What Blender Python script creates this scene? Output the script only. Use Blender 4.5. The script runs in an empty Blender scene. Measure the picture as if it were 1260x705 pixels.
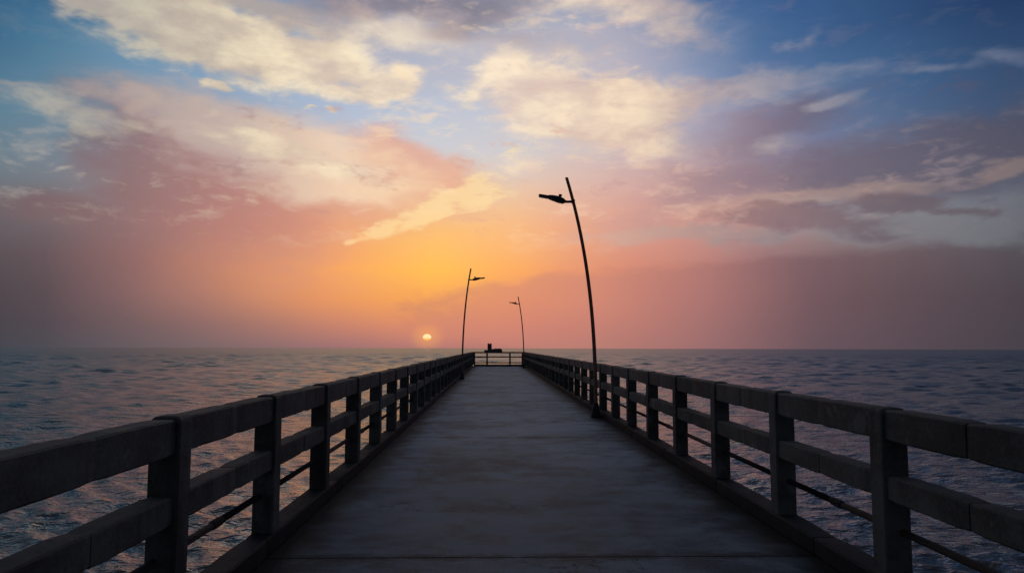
import bpy, bmesh, math, random
import numpy as np
from mathutils import Vector, Matrix
R = math.radians
random.seed(7)
rng = np.random.default_rng(11)
scene = bpy.context.scene
COL = scene.collection

# ------------------------------------------------------------------ camera
EYE = 1.61                       # eye height above the deck
SUN_AZ, SUN_EL = R(-5.2), R(0.76)
cam_data = bpy.data.cameras.new("camera")
cam = bpy.data.objects.new("camera", cam_data)
COL.objects.link(cam)
cam_data.sensor_width = 36.0
cam_data.lens = 25.714
cam_data.clip_start = 0.05
cam_data.clip_end = 20000.0
yaw, pitch, roll = R(1.40), R(4.75), R(0.13)
cam.matrix_world = (Matrix.Translation((0, 0, EYE)) @ Matrix.Rotation(-yaw, 4, 'Z')
                    @ Matrix.Rotation(R(90) + pitch, 4, 'X') @ Matrix.Rotation(roll, 4, 'Z'))
scene.camera = cam

# ------------------------------------------------------------------ exposure
scene.view_settings.view_transform = 'Standard'
scene.view_settings.look = 'None'
scene.view_settings.exposure = 0.0
scene.view_settings.gamma = 1.0
scene.cycles.max_bounces = 6
scene.cycles.diffuse_bounces = 3
scene.cycles.glossy_bounces = 3

# ------------------------------------------------------------------ sun (a weak, hazed sun on the horizon)
sd = bpy.data.lights.new("sun", 'SUN')
sd.energy = 0.003
sd.angle = R(0.53)
sd.color = (1.0, 0.55, 0.25)
so = bpy.data.objects.new("sun", sd)
COL.objects.link(so)
sun_dir = Vector((math.sin(SUN_AZ) * math.cos(SUN_EL), math.cos(SUN_AZ) * math.cos(SUN_EL), math.sin(SUN_EL)))
so.rotation_euler = (-sun_dir).to_track_quat('-Z', 'Y').to_euler()

# ------------------------------------------------------------------ sky
SKY_ROWS = [  # (elevation, [(azimuth, r, g, b) ...]) in degrees and sRGB
 (0, [(-36,64,66,74),(-31,76,74,82),(-26,98,88,94),(-21,120,100,102),(-16,140,108,108),(-12,156,112,112),(-8,172,117,113),(-5,181,121,115),(-2,179,120,114),(2,175,118,113),(6,165,114,111),(11,150,108,108),(16,129,98,103),(21,104,85,93),(26,84,74,84),(31,68,64,74),(36,55,55,65)]),
 (1.7, [(-36,65,64,71),(-31,80,72,80),(-26,108,89,93),(-21,139,105,103),(-16,169,119,107),(-12,193,128,108),(-8,210,135,106),(-5,220,140,105),(-2,217,135,107),(2,212,129,108),(6,194,123,111),(11,172,115,110),(16,147,104,106),(21,117,89,96),(26,93,76,86),(31,73,66,76),(36,60,57,67)]),
 (3.6, [(-36,68,66,72),(-31,87,75,82),(-26,126,96,98),(-21,166,117,106),(-16,202,136,105),(-12,227,148,98),(-8,238,159,91),(-5,245,164,86),(-2,242,158,93),(2,237,148,102),(6,219,140,111),(11,195,126,114),(16,166,111,110),(21,130,95,100),(26,103,81,88),(31,81,69,78),(36,66,61,70)]),
 (6, [(-36,80,75,81),(-31,99,84,90),(-26,139,102,102),(-21,183,125,108),(-16,221,148,105),(-12,245,165,97),(-8,251,181,90),(-5,254,190,86),(-2,252,181,93),(2,247,168,101),(6,232,153,111),(11,210,137,116),(16,183,123,115),(21,148,108,111),(26,121,97,102),(31,100,90,96),(36,83,80,88)]),
 (9, [(-36,97,99,106),(-31,114,104,109),(-26,146,114,115),(-21,181,129,118),(-16,214,148,119),(-12,236,165,118),(-8,245,182,117),(-5,250,192,118),(-2,249,189,122),(2,246,184,128),(6,234,169,133),(11,218,155,137),(16,199,147,139),(21,174,140,138),(26,149,137,139),(31,127,126,133),(36,102,105,114)]),
 (12, [(-36,104,125,136),(-31,118,125,135),(-26,145,133,138),(-21,174,146,143),(-16,201,162,150),(-12,220,177,156),(-8,231,192,161),(-5,237,201,165),(-2,235,200,165),(2,232,196,166),(6,224,185,167),(11,209,169,162),(16,186,151,152),(21,154,132,141),(26,130,126,138),(31,108,114,131),(36,86,94,113)]),
 (15.2, [(-36,82,122,145),(-31,105,134,153),(-26,133,146,162),(-21,161,162,174),(-16,184,181,189),(-12,198,195,202),(-8,201,200,206),(-5,204,203,208),(-2,206,203,206),(2,208,201,202),(6,207,194,193),(11,194,179,184),(16,167,159,176),(21,128,130,161),(26,100,115,147),(31,78,99,132),(36,62,82,113)]),
 (18.6, [(-36,50,95,130),(-31,79,123,151),(-26,111,145,172),(-21,137,162,188),(-16,156,176,201),(-12,169,185,208),(-8,180,191,210),(-5,186,195,212),(-2,189,196,211),(2,191,195,209),(6,188,189,202),(11,172,176,195),(16,144,155,186),(21,107,128,164),(26,78,109,148),(31,61,92,131),(36,48,74,110)]),
 (22, [(-36,50,90,125),(-31,60,104,139),(-26,85,130,162),(-21,113,148,177),(-16,137,161,186),(-12,151,166,191),(-8,161,171,194),(-5,166,175,196),(-2,168,176,196),(2,169,177,196),(6,161,172,196),(11,139,156,186),(16,99,129,166),(21,68,104,149),(26,58,91,135),(31,47,77,118),(36,36,60,99)]),
 (26.5, [(-36,50,90,125),(-31,58,102,137),(-26,76,120,155),(-21,96,131,165),(-16,114,137,167),(-12,125,140,165),(-8,132,142,167),(-5,135,143,168),(-2,137,146,170),(2,136,148,172),(6,126,145,173),(11,103,129,165),(16,66,102,148),(21,55,89,137),(26,49,80,125),(31,42,71,113),(36,36,61,99)]),
]
CLOUDS = {  # name: [(azimuth, elevation, half width, half height, tilt, weight) ...] in degrees
 'pink_bank': [(-23.2,12.2,9.0,3.4,-29,1.20), (-19.0,9.3,9.0,3.6,-18,0.90), (-6.7,13.5,5.9,2.2,-22,1.30), (-11.3,11.0,7.9,2.6,-8,0.80), (-31.3,9.2,6.9,1.6,3,0.90), (-26.7,14.6,2.2,1.4,-14,0.60)],
 'mauve_bank': [(30.9,12.4,12.2,2.5,5,1.20), (22.5,16.4,6.7,2.0,8,1.00), (36.1,13.8,5.3,2.1,3,1.00), (18.3,12.6,9.4,2.7,5,0.90), (12.2,10.0,7.4,2.1,12,0.70), (16.6,15.8,3.6,1.5,-4,0.60)],
 'low_bank': [(33.7,2.0,33.9,3.9,-1,1.30)],
 'peach': [(-19.1,15.5,10.6,2.2,-9,1.10), (-14.1,13.5,7.7,2.3,-10,1.20), (-22.6,16.8,5.9,1.5,-3,0.90), (-10.7,11.7,5.5,1.7,-3,0.90), (-15.5,11.9,5.9,1.6,-5,0.90), (-24.1,14.7,3.1,1.7,-15,0.60)],
 'veil': [(-4.5,22.1,10.9,3.5,2,1.10), (2.0,19.8,7.8,3.0,-0,0.90), (9.8,22.5,10.2,3.4,-3,1.00), (17.2,17.4,5.4,2.3,-4,0.80), (-10.3,24.0,6.3,2.2,4,0.80)],
 'cream': [(-24.1,22.3,8.8,2.5,-11,1.30), (-17.6,21.3,8.6,2.3,-7,1.40), (-27.6,22.9,5.5,1.2,1,1.10), (-13.1,20.9,3.2,1.4,-4,1.10), (7.2,18.7,8.3,2.6,-5,1.40), (2.0,20.5,3.0,2.0,-18,0.90), (14.2,18.6,5.6,1.6,0,1.00), (5.9,16.7,7.1,1.6,-10,1.00), (10.4,16.9,5.7,1.6,-8,0.90), (-8.7,19.3,2.9,1.0,11,1.60), (-22.1,18.7,1.4,0.4,3,1.20), (-13.0,17.8,0.7,0.3,4,1.00), (-14.6,17.8,0.6,0.2,5,1.00)],
 'cream_thin': [(-17.4,14.9,4.6,0.8,-9,1.00), (-12.6,13.6,4.8,1.0,-9,1.10), (-19.2,16.3,4.0,0.7,-6,0.70), (-7.8,23.2,8.2,1.7,-2,1.10), (10.5,25.5,7.7,1.2,-7,1.10), (14.3,23.5,4.2,1.5,-22,0.90), (5.3,22.1,5.9,1.4,-1,0.60), (20.8,19.0,7.5,1.1,2,1.20), (26.4,17.3,1.6,0.6,5,1.50), (-31.1,15.3,4.6,1.0,-7,0.90), (-28.5,14.9,2.9,1.0,-7,0.90), (-33.9,16.2,3.5,0.4,6,0.90), (-30.7,12.0,1.4,0.3,12,0.90), (22.9,21.7,1.9,0.5,17,0.80), (32.1,18.8,4.3,0.5,-2,0.70), (36.3,18.7,2.3,0.8,-22,0.70), (22.5,14.9,1.9,0.6,-5,0.90), (14.1,15.0,2.5,0.8,-13,0.90), (2.0,14.1,3.9,0.9,10,0.70)],
 'top_shade': [(-19.5,24.5,8.6,1.1,1,1.10), (-15.3,24.2,4.2,1.2,-6,0.90), (-12.8,23.2,2.2,2.0,5,0.70), (2.0,23.3,7.2,1.3,-5,0.60)],
 'grey': [(-5.9,25.8,9.7,1.5,1,1.30), (0.0,25.0,5.2,1.5,13,1.10), (-10.0,25.4,5.0,1.0,-2,1.00)],
 'glow': [(-4.1,11.1,4.5,0.9,29,1.40), (-6.6,9.5,3.2,0.6,25,1.10), (-1.2,11.9,3.2,1.0,10,0.90), (2.3,15.0,3.9,0.7,7,0.60)],
 'pale': [(28.7,8.7,9.2,1.6,-6,1.20), (34.0,7.7,5.5,1.3,-5,1.00), (18.2,8.5,7.6,0.9,-5,0.90), (9.7,8.7,5.0,0.8,-1,0.60), (35.5,10.0,3.6,0.9,-6,0.80)],
 'streak': [(24.6,10.9,8.1,0.8,2,1.20), (17.7,10.6,4.7,0.8,5,1.00), (35.8,11.7,2.6,0.6,9,1.30), (30.3,11.3,4.0,0.5,1,0.90)],
 'rose': [(23.4,9.2,6.6,1.0,-6,1.20), (29.3,10.0,3.5,0.7,-1,1.10), (20.0,10.0,4.6,0.6,-3,0.80), (33.6,9.0,3.3,0.4,-8,0.90), (28.2,7.7,3.1,0.5,-4,0.70)],
}


def lin(c):
    c = c / 255.0
    return c / 12.92 if c <= 0.04045 else ((c + 0.055) / 1.055) ** 2.4


def rgb(r, g, b):
    return (lin(r), lin(g), lin(b), 1.0)


class Nodes:
    def __init__(self, tree):
        self.t = tree
        self.n = tree.nodes
        self.l = tree.links

    def put(self, sock, v):
        if isinstance(v, bpy.types.NodeSocket):
            self.l.new(v, sock)
        elif v is not None:
            sock.default_value = v

    def math(self, op, a, b=None, c=None, clamp=False):
        n = self.n.new('ShaderNodeMath')
        n.operation = op
        n.use_clamp = clamp
        for i, v in enumerate((a, b, c)):
            self.put(n.inputs[i], v)
        return n.outputs[0]

    def vmath(self, op, a, b=None):
        n = self.n.new('ShaderNodeVectorMath')
        n.operation = op
        self.put(n.inputs[0], a)
        self.put(n.inputs[1], b)
        return n.outputs['Value'] if op in ('DOT_PRODUCT', 'LENGTH') else n.outputs[0]

    def xyz(self, x, y, z):
        n = self.n.new('ShaderNodeCombineXYZ')
        for i, v in enumerate((x, y, z)):
            self.put(n.inputs[i], v)
        return n.outputs[0]

    def sep(self, v):
        n = self.n.new('ShaderNodeSeparateXYZ')
        self.put(n.inputs[0], v)
        return n.outputs

    def noise(self, vec, scale, detail=5, rough=0.55, lac=2.0, dist=0.0):
        n = self.n.new('ShaderNodeTexNoise')
        self.put(n.inputs['Vector'], vec)
        n.inputs['Scale'].default_value = scale
        n.inputs['Detail'].default_value = detail
        n.inputs['Roughness'].default_value = rough
        n.inputs['Lacunarity'].default_value = lac
        n.inputs['Distortion'].default_value = dist
        return n

    def mix(self, f, a, b, blend='MIX'):
        n = self.n.new('ShaderNodeMix')
        n.data_type = 'RGBA'
        n.blend_type = blend
        self.put(n.inputs[0], f)
        self.put(n.inputs[6], a)
        self.put(n.inputs[7], b)
        return n.outputs[2]

    def maprange(self, v, a, b, c=0.0, d=1.0, smooth=True):
        n = self.n.new('ShaderNodeMapRange')
        n.interpolation_type = 'SMOOTHSTEP' if smooth else 'LINEAR'
        for i, q in enumerate((v, a, b, c, d)):
            self.put(n.inputs[i], q)
        return n.outputs[0]

    def ramp(self, f, stops, interp='LINEAR'):
        n = self.n.new('ShaderNodeValToRGB')
        e = n.color_ramp
        e.interpolation = interp
        while len(e.elements) < len(stops):
            e.elements.new(0.5)
        for el, (p, c) in zip(e.elements, stops):
            el.position = p
            el.color = c
        self.put(n.inputs[0], f)
        return n.outputs[0]

    def mapping(self, v, loc, rotz, scale):
        n = self.n.new('ShaderNodeMapping')
        n.vector_type = 'TEXTURE'
        self.put(n.inputs[0], v)
        n.inputs['Location'].default_value = loc
        n.inputs['Rotation'].default_value = (0, 0, rotz)
        n.inputs['Scale'].default_value = scale
        return n.outputs[0]

    def ball(self, v):
        n = self.n.new('ShaderNodeTexGradient')
        n.gradient_type = 'SPHERICAL'
        self.put(n.inputs[0], v)
        return n.outputs['Fac']


world = bpy.data.worlds.new("World")
scene.world = world
world.use_nodes = True
world.cycles.sampling_method = 'MANUAL'
world.cycles.sample_map_resolution = 512
wt = world.node_tree
wt.nodes.clear()
W = Nodes(wt)
geo_dir = W.n.new('ShaderNodeTexCoord').outputs['Generated']      # direction looked in
dirn = W.vmath('NORMALIZE', geo_dir)
dx, dy, dz = W.sep(dirn)
az = W.math('MULTIPLY', W.math('ARCTAN2', dx, dy), 180 / math.pi)
el = W.math('MULTIPLY', W.math('ARCSINE', dz), 180 / math.pi)
flat = W.vmath('MULTIPLY', dirn, (1.0, 1.0, 2.2))                 # clouds lie in flat layers

# clear evening sky: colour by direction
soft = W.noise(flat, 3.0, 4, 0.5).outputs['Color']
sw = W.sep(soft)
az_s = W.math('ADD', az, W.math('MULTIPLY', W.math('SUBTRACT', sw[0], 0.5), 5.0))
el_s = W.math('ADD', el, W.math('MULTIPLY', W.math('MULTIPLY', W.math('SUBTRACT', sw[1], 0.5), 4.0),
                                W.maprange(el, 1.0, 12.0)))
azf = W.math('DIVIDE', W.math('ADD', az_s, 180.0), 360.0)


def row_stops(el_deg, pts):
    """one turn round the horizon at one elevation; out of view the sky dims evenly away from the sunset"""
    k = min(max(el_deg / 26.0, 0), 1)
    side = tuple((1 - k) * a + k * b for a, b in zip((46, 48, 58), (44, 56, 80)))
    back = tuple((1 - k) * a + k * b for a, b in zip((38, 39, 46), (38, 42, 54)))
    st = [(0.0, rgb(*back)), (60 / 360, rgb(*side)), (110 / 360, rgb(*side))]
    st += [((a + 180) / 360, rgb(r, g, b)) for a, r, g, b in pts]
    st += [(250 / 360, rgb(*side)), (300 / 360, rgb(*side)), (1.0, rgb(*back))]
    return st


sky = None
prev = None
for e, pts in SKY_ROWS:
    c = W.ramp(azf, row_stops(e, pts))
    if sky is None:
        sky = c
    else:
        sky = W.mix(W.maprange(el_s, prev, e, smooth=False), sky, c)
    prev = e
zen1 = W.ramp(azf, [(0, rgb(38, 42, 54)), (0.3, rgb(52, 56, 66)), (0.5, rgb(92, 100, 116)), (0.7, rgb(52, 56, 68)), (1, rgb(38, 42, 54))])
sky = W.mix(W.maprange(el_s, 27.0, 48.0), sky, zen1)
sky = W.mix(W.maprange(el_s, 50.0, 80.0), sky, rgb(46, 52, 64))

# cloud layers: soft bodies placed by direction, torn up by noise
n_big = W.noise(flat, 5.0, 3, 0.55)
n_mid = W.noise(flat, 13.0, 5, 0.55)
n_fine = W.noise(W.vmath('MULTIPLY', dirn, (1.0, 1.0, 2.4)), 17.0, 6, 0.6, dist=0.6)
b1 = W.sep(n_big.outputs['Color'])
m1 = W.sep(n_mid.outputs['Color'])


def warped(big, mid):
    a = W.math('ADD', az, W.math('ADD', W.math('MULTIPLY', W.math('SUBTRACT', b1[0], 0.5), big * 2.0),
                                 W.math('MULTIPLY', W.math('SUBTRACT', m1[0], 0.5), mid * 2.2)))
    e = W.math('ADD', el, W.math('ADD', W.math('MULTIPLY', W.math('SUBTRACT', b1[1], 0.5), big),
                                 W.math('MULTIPLY', W.math('SUBTRACT', m1[1], 0.5), mid)))
    return W.xyz(a, e, 0.0)


warp_soft = warped(5.0, 1.8)
warp_hard = warped(3.0, 2.0)
fine = W.math('SUBTRACT', n_fine.outputs['Fac'], 0.5)
midf = W.math('SUBTRACT', n_mid.outputs['Fac'], 0.5)
bigf = W.math('SUBTRACT', n_big.outputs['Fac'], 0.5)


def cover(name, warp, lo, hi, a_mid, a_fine):
    tot = None
    for (a, e, hw, hh, tilt, w) in CLOUDS[name]:
        g = W.math('MULTIPLY', W.ball(W.mapping(warp, (a, e, 0), R(tilt), (hw * 1.5, hh * 1.5, 1))), w)
        tot = g if tot is None else W.math('MAXIMUM', W.math('ADD', W.math('MULTIPLY', tot, 0.999), W.math('MULTIPLY', g, 0.25)), g)
    n = W.math('ADD', W.math('MULTIPLY', midf, a_mid), W.math('MULTIPLY', fine, a_fine))
    s = W.math('ADD', tot, W.math('MULTIPLY', n, W.maprange(tot, 0.0, 0.15)))
    return W.maprange(s, lo, hi), s


def sun_ramp(stops):
    """cloud colour by compass angle from the sunset"""
    return W.ramp(azf, [((a + 180) / 360, rgb(*c)) for a, c in stops])


def layer(sky, name, warp, lo, hi, a_mid, a_fine, col, op):
    al, s = cover(name, warp, lo, hi, a_mid, a_fine)
    return W.mix(W.math('MULTIPLY', al, op), sky, col), s


#@@LAYERS
tone = W.maprange(W.math('ADD', n_mid.outputs['Fac'], W.math('MULTIPLY', fine, 0.5)), 0.3, 0.75)
pink_c = sun_ramp([(-40, (88, 82, 88)), (-28, (134, 103, 105)), (-20, (178, 123, 117)), (-10, (222, 154, 130)), (-3, (232, 170, 140)), (10, (214, 165, 148)), (40, (120, 105, 112))])
sky, _ = layer(sky, 'pink_bank', warp_soft, 0.1, 0.85, 0.5, 0.3, pink_c, 0.75)
mauve_c = sun_ramp([(-40, (80, 70, 78)), (0, (226, 176, 158)), (9, (204, 158, 150)), (17, (150, 126, 136)), (24, (108, 97, 113)), (38, (80, 78, 94))])
sky, _ = layer(sky, 'mauve_bank', warp_soft, 0.15, 0.9, 0.7, 0.4, mauve_c, 0.78)
low_c = sun_ramp([(-40, (80, 70, 78)), (0, (200, 132, 116)), (8, (200, 132, 116)), (16, (165, 114, 112)), (24, (114, 88, 95)), (38, (74, 68, 76))])
sky, _ = layer(sky, 'low_bank', warped(1.5, 0.8), 0.2, 0.36, 0.15, 0.25, low_c, 0.55)
peach_c = sun_ramp([(-40, (150, 140, 140)), (-20, (196, 174, 164)), (-12, (240, 208, 178)), (0, (250, 212, 168)), (20, (200, 170, 160)), (40, (130, 125, 135))])
sky, _ = layer(sky, 'peach', warp_soft, 0.1, 0.9, 0.8, 0.8, peach_c, 0.9)
veil_c = sun_ramp([(-40, (120, 125, 140)), (-15, (172, 172, 186)), (-3, (188, 184, 194)), (3, (205, 190, 188)), (10, (192, 178, 185)), (22, (130, 138, 168)), (40, (70, 90, 130))])
sky, _ = layer(sky, 'veil', warp_soft, 0.05, 0.9, 0.8, 0.6, veil_c, 0.5)
cream_l = sun_ramp([(-40, (165, 165, 160)), (-28, (200, 192, 172)), (-18, (250, 232, 196)), (0, (253, 233, 203)), (10, (248, 224, 192)), (18, (190, 174, 168)), (26, (150, 150, 165)), (40, (90, 105, 135))])
cream_d = sun_ramp([(-40, (120, 125, 135)), (-18, (205, 186, 166)), (0, (220, 198, 186)), (10, (216, 188, 172)), (18, (168, 154, 160)), (26, (122, 130, 150)), (40, (75, 92, 125))])
cream_c = W.mix(tone, cream_d, cream_l)
sky, _ = layer(sky, 'cream_thin', warp_hard, 0.15, 1.0, 1.1, 0.9, cream_c, 0.7)
sky, cs = layer(sky, 'cream', warp_hard, 0.2, 0.8, 0.9, 0.9, cream_c, 0.92)
top_c = sun_ramp([(-40, (105, 112, 125)), (-20, (190, 170, 152)), (-12, (172, 156, 152)), (0, (170, 152, 156)), (20, (150, 140, 150)), (40, (80, 92, 120))])
sky, _ = layer(sky, 'top_shade', warp_soft, 0.1, 0.9, 0.7, 0.5, top_c, 0.7)
grey_c = W.mix(tone, rgb(122, 112, 122), rgb(178, 158, 156))
sky, _ = layer(sky, 'grey', warp_hard, 0.1, 0.9, 0.8, 0.5, grey_c, 0.7)
sky, _ = layer(sky, 'glow', warp_hard, 0.2, 1.1, 3.4, 3.0, rgb(255, 226, 165), 0.6)
pale_c = sun_ramp([(8, (214, 172, 152)), (15, (172, 148, 144)), (24, (135, 132, 138)), (38, (104, 108, 116))])
sky, _ = layer(sky, 'pale', warped(2.5, 1.4), 0.15, 0.8, 1.0, 1.4, pale_c, 0.75)
streak_c = sun_ramp([(10, (240, 190, 160)), (20, (206, 166, 146)), (30, (185, 155, 138)), (40, (160, 138, 128))])
sky, _ = layer(sky, 'streak', warped(2.5, 1.6), 0.15, 1.0, 1.6, 1.6, streak_c, 0.35)
rose_c = sun_ramp([(8, (200, 148, 138)), (18, (150, 112, 116)), (28, (105, 88, 98)), (38, (84, 76, 88))])
sky, _ = layer(sky, 'rose', warped(2.0, 1.4), 0.15, 0.8, 1.2, 1.6, rose_c, 0.7)
n_w = W.noise(W.vmath('MULTIPLY', dirn, (1.0, 1.0, 2.4)), 30.0, 5, 0.62, dist=0.8)
n_v = W.noise(W.vmath('MULTIPLY', dirn, (1.0, 1.0, 3.2)), 9.0, 6, 0.6, dist=0.5)
band = W.math('MULTIPLY', W.maprange(el, 6.0, 11.0), W.maprange(el, 34.0, 26.0))
wv = W.math('ADD', W.math('MULTIPLY', n_v.outputs['Fac'], 0.7), W.math('MULTIPLY', n_w.outputs['Fac'], 0.4))
lit_c = sun_ramp([(-40, (150, 150, 150)), (-24, (205, 190, 172)), (-10, (248, 220, 184)), (0, (255, 226, 180)), (10, (240, 204, 178)), (20, (205, 168, 152)), (40, (120, 122, 135))])
clear = W.math('MULTIPLY', W.maprange(el, 12.0, 17.0), W.math('MAXIMUM', W.maprange(az, 9.0, 18.0), W.maprange(az, -19.0, -25.0)))
keep = W.math('SUBTRACT', 0.48, W.math('MULTIPLY', clear, 0.40))
sky = W.mix(W.math('MULTIPLY', W.math('MULTIPLY', W.maprange(wv, 0.57, 0.74), band), keep), sky, lit_c)
dim_c = sun_ramp([(-40, (84, 88, 100)), (-22, (150, 116, 118)), (-8, (206, 152, 138)), (0, (222, 168, 146)), (10, (196, 148, 146)), (20, (126, 106, 122)), (40, (64, 70, 92))])
sky = W.mix(W.math('MULTIPLY', W.math('MULTIPLY', W.maprange(wv, 0.50, 0.36), band), W.math('MULTIPLY', W.maprange(el, 24.0, 14.0), 0.6)), sky, dim_c)
#@@ENDLAYERS

# broken cloud over the rest of the sky, out of view
away = W.math('MAXIMUM', W.maprange(W.math('ABSOLUTE', az), 38.0, 60.0), W.maprange(el, 30.0, 42.0))
gen = W.math('MULTIPLY', W.maprange(W.math('ADD', n_big.outputs['Fac'], W.math('MULTIPLY', midf, 0.5)), 0.48, 0.66), away)
sky = W.mix(W.math('MULTIPLY', gen, 0.55), sky, rgb(74, 70, 78))

# the sun's own disc, dimmed and flattened by the haze
sx_ = W.math('SUBTRACT', az, math.degrees(SUN_AZ))
sy_ = W.math('MULTIPLY', W.math('SUBTRACT', el, math.degrees(SUN_EL)), 1.25)
ang = W.math('SQRT', W.math('ADD', W.math('MULTIPLY', sx_, sx_), W.math('MULTIPLY', sy_, sy_)))
disc = W.maprange(ang, 0.36, 0.28)
halo = W.maprange(ang, 1.6, 0.2)
sky = W.mix(W.math('MULTIPLY', halo, 0.35), sky, rgb(255, 176, 92))
disc_c = W.mix(W.maprange(W.math('SUBTRACT', el, math.degrees(SUN_EL)), -0.16, 0.0), rgb(250, 178, 90), (1.05, 0.80, 0.42, 1.0))
sky = W.mix(disc, sky, disc_c)

nish = W.n.new('ShaderNodeTexSky')
nish.sky_type = 'NISHITA'
nish.sun_disc = False
nish.sun_elevation = SUN_EL
nish.sun_rotation = SUN_AZ
nish.air_density = 1.0
nish.dust_density = 2.0
bg1 = W.n.new('ShaderNodeBackground')
W.l.new(nish.outputs[0], bg1.inputs[0])
bg1.inputs[1].default_value = 0.05
bg2 = W.n.new('ShaderNodeBackground')
W.l.new(sky, bg2.inputs[0])
bg2.inputs[1].default_value = 1.08
add = W.n.new('ShaderNodeMixShader')
add.inputs[0].default_value = 0.95
W.l.new(bg1.outputs[0], add.inputs[1])
W.l.new(bg2.outputs[0], add.inputs[2])
wo = W.n.new('ShaderNodeOutputWorld')
W.l.new(add.outputs[0], wo.inputs[0])


# ------------------------------------------------------------------ materials
def material(name):
    m = bpy.data.materials.new(name)
    m.use_nodes = True
    N = Nodes(m.node_tree)
    p = N.n['Principled BSDF']
    return m, N, p


def concrete(name, dark, light, rough, streak=(1, 1, 1), bump=0.3, spec=0.4, crack=0.0, lump=1.0, dirt=None, runs=False, span=(0.44, 0.68)):
    m, N, p = material(name)
    pos = N.n.new('ShaderNodeNewGeometry').outputs['Position']
    sv = N.vmath('MULTIPLY', pos, streak)
    big = N.noise(sv, 0.55, 5, 0.6, dist=0.3).outputs['Fac']
    mid = N.noise(sv, 2.6, 6, 0.65, dist=0.2).outputs['Fac']
    fin = N.noise(pos, 45.0, 4, 0.6).outputs['Fac']
    f = N.math('ADD', N.math('MULTIPLY', big, 0.40), N.math('ADD', N.math('MULTIPLY', mid, 0.50), N.math('MULTIPLY', fin, 0.20)))
    f = N.maprange(f, *span)
    col = N.mix(f, dark, light)
    h = N.math('ADD', N.math('MULTIPLY', fin, 0.5), N.math('MULTIPLY', N.noise(pos, 9.0, 6, 0.6).outputs['Fac'], lump))
    if runs:
        # dark water runs down the faces, pale worn patches
        rn = N.noise(N.vmath('MULTIPLY', pos, (5.0, 5.0, 0.7)), 1.0, 5, 0.6).outputs['Fac']
        col = N.mix(N.maprange(rn, 0.52, 0.72, 0.0, 0.7), col, (0.045, 0.043, 0.036, 1))
        wp = N.noise(pos, 3.3, 6, 0.7).outputs['Fac']
        col = N.mix(N.maprange(wp, 0.58, 0.66, 0.0, 0.4), col, (0.36, 0.35, 0.31, 1))
    if crack > 0:
        v = N.n.new('ShaderNodeTexVoronoi')
        v.feature = 'DISTANCE_TO_EDGE'
        wob = N.noise(pos, 1.8, 5, 0.65).outputs['Color']
        N.put(v.inputs['Vector'], N.vmath('ADD', N.vmath('MULTIPLY', pos, (0.35, 0.6, 1)), N.vmath('MULTIPLY', wob, (0.9, 0.9, 0))))
        v.inputs['Scale'].default_value = 1.0
        gate = N.maprange(N.noise(pos, 0.5, 2, 0.5).outputs['Fac'], 0.46, 0.58)
        ck = N.math('MULTIPLY', N.maprange(v.outputs['Distance'], 0.008, 0.0), gate)
        col = N.mix(N.math('MULTIPLY', ck, crack), col, (0.02, 0.02, 0.022, 1))
        h = N.math('SUBTRACT', h, N.math('MULTIPLY', ck, 1.5))
    if dirt:
        # grime washed towards the kerbs, with a ragged edge
        px_ = N.sep(pos)[0]
        d = N.math('MINIMUM', N.math('SUBTRACT', px_, dirt[0]), N.math('SUBTRACT', dirt[1], px_))
        d = N.math('ADD', d, N.math('MULTIPLY', N.math('SUBTRACT', N.noise(pos, 1.3, 6, 0.65).outputs['Fac'], 0.5), 0.9))
        col = N.mix(N.maprange(d, 0.55, 0.05), col, (0.035, 0.035, 0.034, 1))
        jn = N.math('ABSOLUTE', N.math('SUBTRACT', N.math('FRACT', N.math('DIVIDE', N.math('ADD', N.sep(pos)[1], 24.21 + 3.75), 7.5)), 0.5))
        jd = N.math('ADD', N.math('MULTIPLY', jn, 7.5), N.math('MULTIPLY', N.math('SUBTRACT', N.noise(pos, 2.2, 6, 0.7).outputs['Fac'], 0.5), 0.7))
        col = N.mix(N.maprange(jd, 0.16, -0.02, 0.0, 0.8), col, (0.04, 0.045, 0.05, 1))
        # broad damp bands across the walkway, and shade painted in towards the near end
        band = N.noise(N.vmath('MULTIPLY', pos, (0.22, 0.60, 1)), 1.0, 6, 0.65, dist=0.5).outputs['Fac']
        col = N.mix(N.maprange(band, 0.52, 0.66, 0.0, 0.4), col, (0.13, 0.17, 0.20, 1))
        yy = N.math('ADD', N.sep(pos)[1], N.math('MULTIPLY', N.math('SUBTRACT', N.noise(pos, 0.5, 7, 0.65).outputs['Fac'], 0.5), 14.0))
        near_shade = N.maprange(yy, 17.0, 5.0)
        col = N.mix(N.math('MULTIPLY', near_shade, 0.8), col, N.mix(1.0, col, (0.30, 0.31, 0.33, 1), 'MULTIPLY'))
    N.put(p.inputs['Base Color'], col)
    N.put(p.inputs['Roughness'], N.maprange(mid, 0.3, 0.7, rough[0], rough[1]))
    p.inputs['Specular IOR Level'].default_value = spec
    b = N.n.new('ShaderNodeBump')
    b.inputs['Strength'].default_value = bump
    b.inputs['Distance'].default_value = 0.01
    N.put(b.inputs['Height'], h)
    N.put(p.inputs['Normal'], b.outputs[0])
    return m


M_DECK = concrete('deck_concrete', (0.12, 0.18, 0.225, 1), (0.53, 0.69, 0.79, 1), (0.62, 0.70), (0.8, 1.0, 1), 0.5, 0.14, 0.9, 0.1, (-1.73, 2.50), span=(0.43, 0.61))
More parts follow.
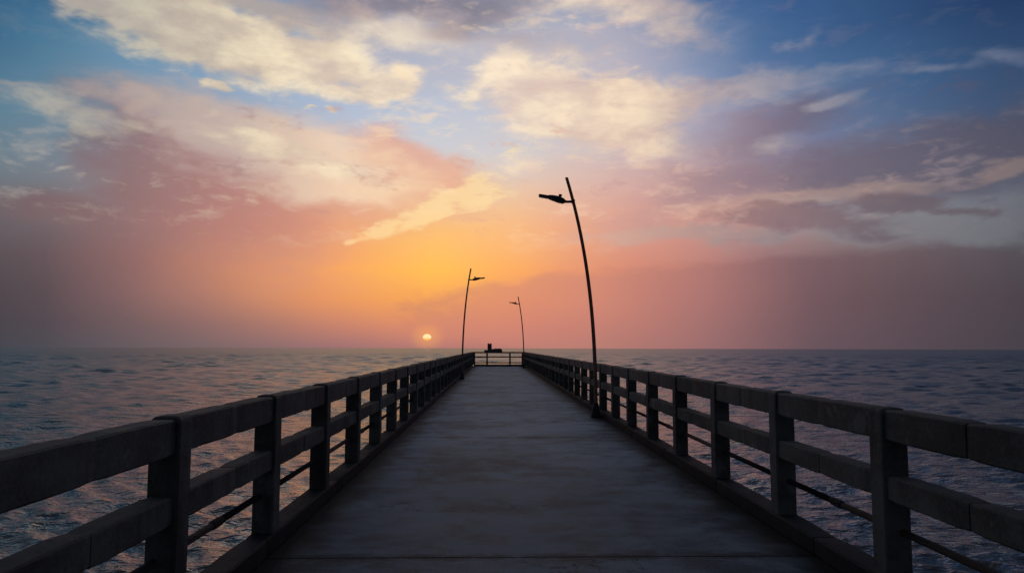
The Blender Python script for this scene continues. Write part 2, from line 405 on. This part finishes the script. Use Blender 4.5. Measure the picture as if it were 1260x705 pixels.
# dust on the dry deck catches grazing sky light
_p = M_DECK.node_tree.nodes['Principled BSDF']
_p.inputs['Sheen Weight'].default_value = 0.06
_p.inputs['Sheen Roughness'].default_value = 0.45
_p.inputs['Sheen Tint'].default_value = (0.80, 0.93, 1.0, 1)
_p.inputs['Diffuse Roughness'].default_value = 0.2
M_RAIL = concrete('rail_concrete', (0.075, 0.073, 0.062, 1), (0.21, 0.204, 0.172, 1), (0.65, 0.9), (1, 1, 1.6), 0.35, 0.3, runs=True)
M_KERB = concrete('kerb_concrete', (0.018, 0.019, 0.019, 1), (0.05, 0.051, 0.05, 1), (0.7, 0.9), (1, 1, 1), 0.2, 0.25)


def metal(name, c1, c2, rough, met=0.6):
    m, N, p = material(name)
    pos = N.n.new('ShaderNodeTexCoord').outputs['Object']
    n = N.noise(pos, 7.0, 6, 0.65).outputs['Fac']
    N.put(p.inputs['Base Color'], N.mix(N.maprange(n, 0.4, 0.65), c1, c2))
    p.inputs['Metallic'].default_value = met
    N.put(p.inputs['Roughness'], N.maprange(n, 0.3, 0.7, rough, rough + 0.25))
    b = N.n.new('ShaderNodeBump')
    b.inputs['Strength'].default_value = 0.3
    b.inputs['Distance'].default_value = 0.004
    N.put(b.inputs['Height'], N.noise(pos, 40.0, 4, 0.6).outputs['Fac'])
    N.put(p.inputs['Normal'], b.outputs[0])
    return m


M_POLE = metal('weathered_steel', (0.30, 0.15, 0.09, 1), (0.48, 0.25, 0.16, 1), 0.7, 0.0)
M_PIPE = metal('rusty_pipe', (0.025, 0.022, 0.020, 1), (0.045, 0.036, 0.031, 1), 0.75, 0.0)
M_LAMP = metal('lamp_casing', (0.035, 0.036, 0.04, 1), (0.07, 0.07, 0.072, 1), 0.45, 0.4)
M_LENS = metal('lamp_lens', (0.20, 0.20, 0.19, 1), (0.28, 0.27, 0.24, 1), 0.2, 0.0)
M_HULL = metal('boat_paint', (0.16, 0.11, 0.11, 1), (0.24, 0.17, 0.17, 1), 0.5, 0.0)
M_CABIN = metal('boat_cabin_paint', (0.30, 0.13, 0.10, 1), (0.42, 0.2, 0.15, 1), 0.5, 0.0)
M_GLASS = metal('boat_window_glass', (0.02, 0.025, 0.03, 1), (0.03, 0.035, 0.04, 1), 0.1, 0.0)

# sea
M_SEA, N, p = material('sea_water')
pos = N.n.new('ShaderNodeNewGeometry').outputs['Position']
p.inputs['Base Color'].default_value = (0.040, 0.038, 0.031, 1)
p.inputs['Specular Tint'].default_value = (1.0, 0.96, 0.90, 1)
dist = N.vmath('LENGTH', pos)
N.put(p.inputs['Roughness'], N.maprange(N.math('LOGARITHM', dist, 10.0), 1.4, 2.9, 0.03, 0.33, smooth=False))
p.inputs['IOR'].default_value = 1.90
w1 = N.noise(N.vmath('MULTIPLY', pos, (0.55, 1.0, 1.0)), 3.5, 3, 0.6, dist=0.4).outputs['Fac']
w2 = N.noise(N.vmath('MULTIPLY', pos, (0.5, 1.0, 1.0)), 0.7, 4, 0.6, dist=0.3).outputs['Fac']
hgt = N.math('ADD', N.math('MULTIPLY', w1, 0.10), N.math('MULTIPLY', w2, 0.42))
b = N.n.new('ShaderNodeBump')
b.inputs['Strength'].default_value = 1.0
b.inputs['Distance'].default_value = 1.0
N.put(b.inputs['Height'], hgt)
N.put(p.inputs['Normal'], b.outputs[0])


# ------------------------------------------------------------------ mesh helpers
def link(name, mesh, parent=None, loc=(0, 0, 0)):
    o = bpy.data.objects.new(name, mesh)
    COL.objects.link(o)
    o.location = loc
    if parent:
        o.parent = parent
    return o


def tag(o, label=None, cat=None, group=None, kind=None):
    for k, v in (('label', label), ('category', cat), ('group', group), ('kind', kind)):
        if v:
            o[k] = v
    return o


def mesh_from(bm, name, mat, smooth=False):
    me = bpy.data.meshes.new(name)
    bmesh.ops.recalc_face_normals(bm, faces=bm.faces)
    bm.to_mesh(me)
    bm.free()
    me.materials.append(mat)
    if smooth:
        for poly in me.polygons:
            poly.use_smooth = True
    return me


def box(bm, x0, x1, y0, y1, z0, z1):
    v = [bm.verts.new((x, y, z)) for x in (x0, x1) for y in (y0, y1) for z in (z0, z1)]
    for f in ((0, 1, 3, 2), (4, 6, 7, 5), (0, 4, 5, 1), (2, 3, 7, 6), (0, 2, 6, 4), (1, 5, 7, 3)):
        bm.faces.new([v[i] for i in f])


def worn_box(name, mat, size, chamfer, cuts, jit, seed):
    """a cast block along +Y with chamfered, slightly worn edges; origin at the low inner near corner"""
    r = random.Random(seed)
    sx, sy, sz = size
    bm = bmesh.new()
    ys = [sy * i / cuts for i in range(cuts + 1)]
    rings = []
    for i, y in enumerate(ys):
        c = [chamfer * r.uniform(0.85, 1.2) for _ in range(4)]
        if r.random() < 0.06:
            c[r.randrange(4)] *= 1.7
        e = chamfer * 0.6 if i in (0, cuts) else 0.0
        pts = [(c[0], 0), (sx - c[1], 0), (sx, c[1]), (sx, sz - c[2]), (sx - c[2], sz), (c[3], sz), (0, sz - c[3]), (0, c[0])]
        ring = []
        for (x, z) in pts:
            x = x + r.uniform(-jit, jit)
            z = z + r.uniform(-jit, jit)
            x += (sx / 2 - x) * 2 * e / sx
            z += (sz / 2 - z) * 2 * e / sz
            ring.append(bm.verts.new((x, y, z)))
        rings.append(ring)
    for a, b_ in zip(rings, rings[1:]):
        for k in range(8):
            bm.faces.new((a[k], a[(k + 1) % 8], b_[(k + 1) % 8], b_[k]))
    bm.faces.new(rings[0])
    bm.faces.new(rings[-1])
    return mesh_from(bm, name, mat)


def tube(bm, pts, radii, seg=10):
    pts = [Vector(q) for q in pts]
    rings = []
    for i, q in enumerate(pts):
        t = (pts[min(i + 1, len(pts) - 1)] - pts[max(i - 1, 0)]).normalized()
        a = t.cross(Vector((0.13, 0.97, 0.2))).normalized()
        if abs(t.y) > 0.9:
            a = t.cross(Vector((1, 0, 0))).normalized()
        b_ = t.cross(a)
        rings.append([bm.verts.new(q + (a * math.cos(2 * math.pi * k / seg) + b_ * math.sin(2 * math.pi * k / seg)) * radii[i]) for k in range(seg)])
    for r0, r1 in zip(rings, rings[1:]):
        for k in range(seg):
            bm.faces.new((r0[k], r0[(k + 1) % seg], r1[(k + 1) % seg], r1[k]))
    bm.faces.new(rings[0])
    bm.faces.new(rings[-1])


def loft(bm, sections):
    rings = [[bm.verts.new(q) for q in s] for s in sections]
    n = len(rings[0])
    for r0, r1 in zip(rings, rings[1:]):
        for k in range(n):
            bm.faces.new((r0[k], r0[(k + 1) % n], r1[(k + 1) % n], r1[k]))
    bm.faces.new(rings[0])
    bm.faces.new(rings[-1])


# ------------------------------------------------------------------ sea surface
SEA_Z = -4.5


def build_sea():
    fine = np.radians(np.linspace(-46, 48, 820))
    rest = np.radians(np.linspace(48, 314, 90)[1:-1])
    th = np.concatenate([fine, rest])
    rr = np.concatenate([np.geomspace(4.5, 2400, 930), np.geomspace(2400, 4600, 10)[1:]])
    T, RR = np.meshgrid(th, rr)
    X = RR * np.sin(T)
    Y = RR * np.cos(T)
    dr = RR * (math.log(2400 / 4.5) / 930)
    Z = np.zeros_like(X)
    DX = np.zeros_like(X)
    DY = np.zeros_like(X)
    nw = 160
    lam = np.exp(rng.uniform(math.log(0.35), math.log(22.0), nw))
    for l in lam:
        d = rng.normal(R(190), R(38))
        k = 2 * math.pi / l
        kx, ky = k * math.sin(d), k * math.cos(d)
        a = WAVE * l / (2 * math.pi) * rng.uniform(0.5, 1.4) * 1.0
        ph = kx * X + ky * Y + rng.uniform(0, 6.28)
        att = np.clip((l / dr - 2.5) / 3.0, 0, 1)
        grp = 0.65 + 0.5 * np.sin(0.21 * k * (math.cos(d) * X - math.sin(d) * Y) + 0.13 * ph + rng.uniform(0, 6.28))
        near = np.clip((RR / l - 10.0) / 18.0, 0, 1) if l > 2.0 else 1.0
        a = a * att * grp * near * np.clip((2400 - RR) / 1300, 0, 1)
        Z += a * np.cos(ph)
        s = np.sin(ph) * 0.85
        DX -= a * s * math.sin(d)
        DY -= a * s * math.cos(d)
    X = X + DX
    Y = Y + DY
    nr, nt = X.shape
    co = np.empty((nr * nt, 3), np.float32)
    co[:, 0] = X.ravel()
    co[:, 1] = Y.ravel()
    co[:, 2] = Z.ravel() + SEA_Z
    idx = np.arange(nr * nt).reshape(nr, nt)
    nx = np.roll(idx, -1, axis=1)
    q = np.stack([idx[:-1], idx[1:], nx[1:], nx[:-1]], -1).reshape(-1, 4)
    # close the hole under the pier
    me = bpy.data.meshes.new('sea')
    me.vertices.add(len(co) + 1)
    allco = np.vstack([co, [[0, 0, SEA_Z]]]).astype(np.float32)
    me.vertices.foreach_set('co', allco.ravel())
    c = len(co)
    tri = np.stack([np.full(nt, c), idx[0], nx[0]], -1)
    loops = np.concatenate([q.ravel(), tri.ravel()])
    starts = np.concatenate([np.arange(len(q)) * 4, len(q) * 4 + np.arange(nt) * 3])
    me.loops.add(len(loops))
    me.loops.foreach_set('vertex_index', loops.astype(np.int32))
    me.polygons.add(len(starts))
    me.polygons.foreach_set('loop_start', starts.astype(np.int32))
    me.polygons.foreach_set('use_smooth', np.ones(len(starts), bool))
    me.update(calc_edges=True)
    me.validate()
    if sum(1 for _ in range(1)) and me.polygons[1000].normal.z < 0:
        me.flip_normals()
    me.materials.append(M_SEA)
    o = link('sea', me)
    tag(o, kind='structure')
    return o


WAVE = 0.070
build_sea()

# ------------------------------------------------------------------ pier: slabs and kerbs
XL, XR = -1.73, 2.50          # inner faces of the two railings
XLO, XRO = XL - 0.19, XR + 0.19
END = 62.7
START = -9.2
SLAB = 7.5
JOINT0 = 5.79
pier = bpy.data.objects.new('pier', None)
COL.objects.link(pier)
tag(pier, kind='structure')


def slab_mesh(length, seed):
    r = random.Random(seed)
    bm = bmesh.new()
    nx, ny = 16, 26
    w = XRO - XLO
    c = 0.006
    top = []
    xs = [0, c] + [w * i / nx for i in range(1, nx)] + [w - c, w]
    ys = [0, c] + [length * i / ny for i in range(1, ny)] + [length - c, length]
    for j, y in enumerate(ys):
        row = []
        for i, x in enumerate(xs):
            edge = i in (0, len(xs) - 1) or j in (0, len(ys) - 1)
            z = -c * r.uniform(0.6, 1.6) if edge else 0.0
            row.append(bm.verts.new((x, y + (r.uniform(-0.004, 0.004) if edge else 0), z)))
        top.append(row)
    for j in range(len(ys) - 1):
        for i in range(len(xs) - 1):
            bm.faces.new((top[j][i], top[j][i + 1], top[j + 1][i + 1], top[j + 1][i]))
    loop = top[0] + [row[-1] for row in top[1:]] + top[-1][::-1][1:] + [row[0] for row in top[::-1][1:-1]]
    low = [bm.verts.new((v.co.x, v.co.y, -0.35)) for v in loop]
    n = len(loop)
    for k in range(n):
        bm.faces.new((loop[k], low[k], low[(k + 1) % n], loop[(k + 1) % n]))
    bm.faces.new(low)
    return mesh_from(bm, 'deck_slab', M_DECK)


edges = [JOINT0 + SLAB * k for k in range(-2, 8)]
edges = [y for y in edges if START < y < END - 1.0] + [END]
GAP = 0.008
slab_meshes = {}
for i, (y0, y1) in enumerate(zip(edges, edges[1:])):
    ln = y1 - y0 - GAP
    me = slab_mesh(ln, 40 + i)
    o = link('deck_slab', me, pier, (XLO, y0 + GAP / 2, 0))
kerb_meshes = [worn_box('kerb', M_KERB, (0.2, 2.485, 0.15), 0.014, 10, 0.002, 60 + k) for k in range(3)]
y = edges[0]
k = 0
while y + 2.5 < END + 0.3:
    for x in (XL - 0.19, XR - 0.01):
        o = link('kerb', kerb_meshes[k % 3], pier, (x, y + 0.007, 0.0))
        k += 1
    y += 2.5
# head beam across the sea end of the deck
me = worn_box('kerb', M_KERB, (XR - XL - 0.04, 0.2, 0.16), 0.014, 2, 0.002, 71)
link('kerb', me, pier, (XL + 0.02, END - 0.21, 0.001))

# ------------------------------------------------------------------ railings
STEP = 1.8
POST = 0.17
RT, RB = 1.215, 1.015
MT, MBT = 0.80, 0.64


def post_mesh(seed):
    r = random.Random(seed)
    bm = bmesh.new()
    secs = []
    for (z, e) in ((0, 0), (0.2, 0), (0.45, 0), (0.8, 0), (1.04, 0.0), (1.058, 0.006), (1.070, 0.018), (1.076, 0.04)):
        c = 0.010
        s = POST
        pts = [(c, 0), (s - c, 0), (s, c), (s, s - c), (s - c, s), (c, s), (0, s - c), (0, c)]
        sec = []
        for (x, y_) in pts:
            x = x + (s / 2 - x) * 2 * e / s + r.uniform(-0.0015, 0.0015)
            y_ = y_ + (s / 2 - y_) * 2 * e / s + r.uniform(-0.0015, 0.0015)
            sec.append((x, y_, z))
        secs.append(sec)
    loft(bm, secs)
    return mesh_from(bm, 'post', M_RAIL)


post_meshes = [post_mesh(s) for s in range(4)]
BL = (STEP - POST) / 2
beam_top = [worn_box('top_beam', M_RAIL, (0.14, BL - 0.008, RT - RB), 0.010, 7, 0.0009, 80 + s) for s in range(6)]
beam_mid = [worn_box('middle_beam', M_RAIL, (0.14, BL - 0.008, MT - MBT), 0.010, 7, 0.0009, 90 + s) for s in range(6)]


def pipe_mesh(length):
    bm = bmesh.new()
    tube(bm, [(0, 0, 0), (0, length, 0)], [0.024, 0.024], 10)
    return mesh_from(bm, 'pipe', M_PIPE, True)


def coupling_mesh():
    bm = bmesh.new()
    tube(bm, [(0, 0, 0), (0, 0.02, 0), (0, 0.16, 0), (0, 0.18, 0)], [0.025, 0.031, 0.031, 0.025], 10)
    return mesh_from(bm, 'coupling', M_PIPE, False)


PIPE3 = pipe_mesh(STEP * 3 - 0.01)
COUP = coupling_mesh()


def railing(side, first, label):
    root = bpy.data.objects.new('railing', None)
    COL.objects.link(root)
    inner = XL if side < 0 else XR
    root.location = (inner, 0, 0)
    tag(root, label, 'railing', 'long concrete railings of the pier')
    r = random.Random(5 if side < 0 else 6)
    y0 = first - STEP * 6
    n = 0
    y = y0
    while y < END - 0.5:
        x = -POST if side < 0 else 0.0
        link('post', post_meshes[r.randrange(4)], root, (x + r.uniform(-0.003, 0.003), y, 0.151))
        bx = -0.155 if side < 0 else 0.015
        for half in (0, 1):
            yy = y + POST + half * BL
            if yy + BL > END - 0.2:
                continue
            link('top_beam', beam_top[r.randrange(6)], root, (bx + r.uniform(-0.003, 0.003), yy + 0.004, RB + r.uniform(-0.003, 0.003)))
            link('middle_beam', beam_mid[r.randrange(6)], root, (bx + r.uniform(-0.003, 0.003), yy + 0.004, MBT + r.uniform(-0.003, 0.003)))
        if n % 3 == 0 and y + STEP * 3 < END:
            px = -0.115 if side < 0 else 0.115
            pp = link('pipe', PIPE3, root, (px, y + 0.9, 0.44))
            link('coupling', COUP, pp, (0, STEP * 3 - 0.09, 0))
        y += STEP
        n += 1
    # corner post and the short closing beams at the sea end
    gap = END - 0.19 - (y - STEP + POST)
    if gap > 0.02:
        link('post', post_meshes[0], root, (-POST if side < 0 else 0.0, END - 0.19, 0.151))
        bx = -0.155 if side < 0 else 0.015
        for nm, lo, hi in (('top_beam', RB, RT), ('middle_beam', MBT, MT)):
            link(nm, worn_box(nm, M_RAIL, (0.14, gap - 0.008, hi - lo), 0.010, 3, 0.0009, 120), root, (bx, END - 0.19 - gap + 0.004, lo))
    return root


railing(-1, 4.13, 'long dark concrete railing along the left side of the pier, nearer the setting sun')
railing(1, 4.71, 'long dark concrete railing along the right side of the pier, behind the tallest lamp post')

er = bpy.data.objects.new('end_railing', None)
COL.objects.link(er)
er.location = (XL, END - 0.2, 0)
tag(er, 'short railing closing the far end of the pier below the boat on the horizon', 'railing')
WD = XR - XL
bm = bmesh.new(); box(bm, -0.07, 0.07, 0, 0.12, 0, 0.94)
bmesh.ops.bevel(bm, geom=bm.edges[:], offset=0.01, segments=1, affect='EDGES')
ep = mesh_from(bm, 'post', M_RAIL)
for fx in (0.07, 1.15, 3.10, WD - 0.07):
    link('post', ep, er, (fx, 0.03, 0.162))
for (z0, z1, nm) in ((1.105, 1.225, 'top_beam'), (0.74, 0.84, 'middle_beam'), (0.26, 0.35, 'bottom_beam')):
    bm = bmesh.new(); box(bm, 0.003, WD - 0.003, 0.022 if nm != 'top_beam' else 0.018, 0.142, z0, z1)
    bmesh.ops.bevel(bm, geom=bm.edges[:], offset=0.008, segments=1, affect='EDGES')
    link(nm, mesh_from(bm, nm, M_RAIL), er)


# ------------------------------------------------------------------ lamp posts
def lamp_post(x, y, lean, towards, head_tilt, label):
    """a tall steel pole bent over the walkway with one arm and a broken-looking lamp head"""
    root = bpy.data.objects.new('lamp_post', None)
    COL.objects.link(root)
    root.location = (x, y, 0)
    tag(root, label, 'lamp post', 'lamp posts along the pier')
    s = towards

    def px(h):
        return s * lean * (h / 5.6) ** 2.5
    bm = bmesh.new()
    tube(bm, [(px(h), 0, h) for h in np.linspace(0.02, 5.61, 26)], list(np.linspace(0.046, 0.036, 26)), 12)
    tube(bm, [(px(5.61), 0, 5.61), (px(5.61) , 0, 5.625)], [0.04, 0.03], 12)
    link('pole', mesh_from(bm, 'pole', M_POLE, True), root)
    bm = bmesh.new()
    tube(bm, [(0, 0, 0.0), (0, 0, 0.03), (0, 0, 0.035), (0, 0, 0.22), (px(0.3), 0, 0.34)], [0.125, 0.125, 0.105, 0.085, 0.05], 14)
    base = link('base', mesh_from(bm, 'base', M_LAMP), root)
    bm = bmesh.new()
    tube(bm, [(0, 0, 0), (0, 0, 0.03)], [0.013, 0.013], 6)
    bolt = mesh_from(bm, 'bolt', M_LAMP)
    for a in range(6):
        link('bolt', bolt, base, (0.112 * math.cos(a * 1.047 + .5), 0.112 * math.sin(a * 1.047 + .5), 0.028))
    h = 5.05
    ax = px(h)
    arm = bpy.data.objects.new
    bm = bmesh.new()
    tube(bm, [(ax, 0, h), (ax + s * 0.12, 0, h - 0.008), (ax + s * 0.26, 0, h + 0.0)], [0.030, 0.030, 0.034], 10)
    tube(bm, [(ax, 0, h - 0.045), (ax + s * 0.0005, 0, h + 0.045)], [0.043, 0.043], 12)
    link('arm', mesh_from(bm, 'arm', M_LAMP, True), root)
    # head: a slim tapered housing, deepest near the arm, tipped up at its free end
    t = head_tilt
    bm = bmesh.new()
    secs = []
    for (u, w, zt, zb) in ((0.18, 0.05, 0.03, -0.03), (0.24, 0.13, 0.055, -0.055), (0.34, 0.15, 0.075, -0.055), (0.46, 0.15, 0.075, -0.035),
                           (0.57, 0.14, 0.06, -0.01), (0.585, 0.115, 0.05, 0.0), (0.80, 0.105, 0.04, -0.012), (0.815, 0.095, 0.032, -0.006)):
        z0 = h + t * (u - 0.18)
        cx = ax + s * u
        secs.append([(cx, -w, z0 + zb * 0.6), (cx, -w * 0.7, z0 + zb), (cx, w * 0.7, z0 + zb), (cx, w, z0 + zb * 0.6),
                     (cx, w, z0 + zt * 0.6), (cx, w * 0.6, z0 + zt), (cx, -w * 0.6, z0 + zt), (cx, -w, z0 + zt * 0.6)])
    loft(bm, secs)
    head = link('lamp_head', mesh_from(bm, 'lamp_head', M_LAMP), root)
    bm = bmesh.new()
    z0 = h + t * 0.4
    loft(bm, [[(ax + s * u, yy, h + t * (u - 0.18) + zz) for (u, zz) in ((0.60, -0.016), (0.79, -0.020), (0.79, -0.008), (0.60, -0.004))] for yy in (-0.075, 0.075)])
    link('lens', mesh_from(bm, 'lens', M_LENS), head)
    bm = bmesh.new()
    zc = h + t * 0.12 + 0.06
    tube(bm, [(ax + s * 0.31, 0, zc), (ax + s * 0.31, 0, zc + 0.035), (ax + s * 0.305, 0, zc + 0.04), (ax + s * 0.303, 0, zc + 0.085)], [0.028, 0.028, 0.042, 0.036], 10)
    link('light_sensor', mesh_from(bm, 'light_sensor', M_LAMP), head)
    return root


lamp_post(2.365, 17.05, 0.653, -1, 0.20, 'tallest, nearest lamp post, dark pole curving left over the walkway from the right kerb')
lamp_post(-1.60, 37.3, 0.40, 1, 0.13, 'middle lamp post, the only one on the left side, its arm pointing right')
lamp_post(2.365, 58.0, 0.46, -1, 0.16, 'farthest, smallest lamp post at the right end of the pier, its arm pointing left')


# ------------------------------------------------------------------ boat on the horizon
def boat():
    root = bpy.data.objects.new('fishing_boat', None)
    COL.objects.link(root)
    root.location = (0.0, 905.0, SEA_Z)
    tag(root, 'small dark boat with a tall narrow wheelhouse out at sea beyond the end railing', 'boat')
    # X runs bow (left) to stern (right)
    bm = bmesh.new()
    secs = []
    for (x, w, sheer, keel) in ((-11.8, 0.15, 3.3, 2.2), (-10.6, 1.2, 3.0, 0.2), (-8, 2.3, 2.6, -0.6), (-3, 2.9, 2.3, -1.0), (3, 3.0, 2.3, -1.0), (7.5, 2.8, 2.7, -0.9), (10.2, 2.4, 3.0, -0.4)):
        secs.append([(x, -w, sheer), (x, -w * 0.9, keel * 0.3 + 0.4), (x, -w * 0.25, keel), (x, w * 0.25, keel), (x, w * 0.9, keel * 0.3 + 0.4), (x, w, sheer)])
    loft(bm, secs)
    hull = link('hull', mesh_from(bm, 'hull', M_HULL), root)
    bm = bmesh.new()
    for yy in (-2.75, 2.65):
        box(bm, -7, 9.6, yy, yy + 0.1, 2.25, 3.9)
    link('bulwark', mesh_from(bm, 'bulwark', M_HULL), hull)
    bm = bmesh.new(); box(bm, -7.9, -2.7, -1.9, 1.9, 2.2, 10.2)
    bmesh.ops.bevel(bm, geom=bm.edges[:], offset=0.12, segments=1, affect='EDGES')
    cab = link('wheelhouse', mesh_from(bm, 'wheelhouse', M_CABIN), root)
    for x0 in (-7.0, -5.7, -4.4):
        bm = bmesh.new(); box(bm, x0, x0 + 0.9, -1.96, -1.86, 6.6, 7.7)
        link('window', mesh_from(bm, 'window', M_GLASS), cab)
    for x0 in (-6.7, -3.9):
        bm = bmesh.new(); tube(bm, [(x0, 0, 9.9), (x0, 0, 10.1), (x0, 0, 10.9), (x0, 0, 11.0)], [1.1, 1.1, 1.0, 0.5], 10)
        link('funnel', mesh_from(bm, 'funnel', M_CABIN), root)
    bm = bmesh.new(); box(bm, 0.2, 9.4, -2.2, 2.2, 2.2, 4.6)
    bmesh.ops.bevel(bm, geom=bm.edges[:], offset=0.15, segments=1, affect='EDGES')
    link('hold_cover', mesh_from(bm, 'hold_cover', M_HULL), root)
    bm = bmesh.new(); tube(bm, [(-0.9, 0, 2.2), (-0.9, 0, 4.7)], [0.12, 0.08], 8)
    link('mast', mesh_from(bm, 'mast', M_HULL), root)


boat()
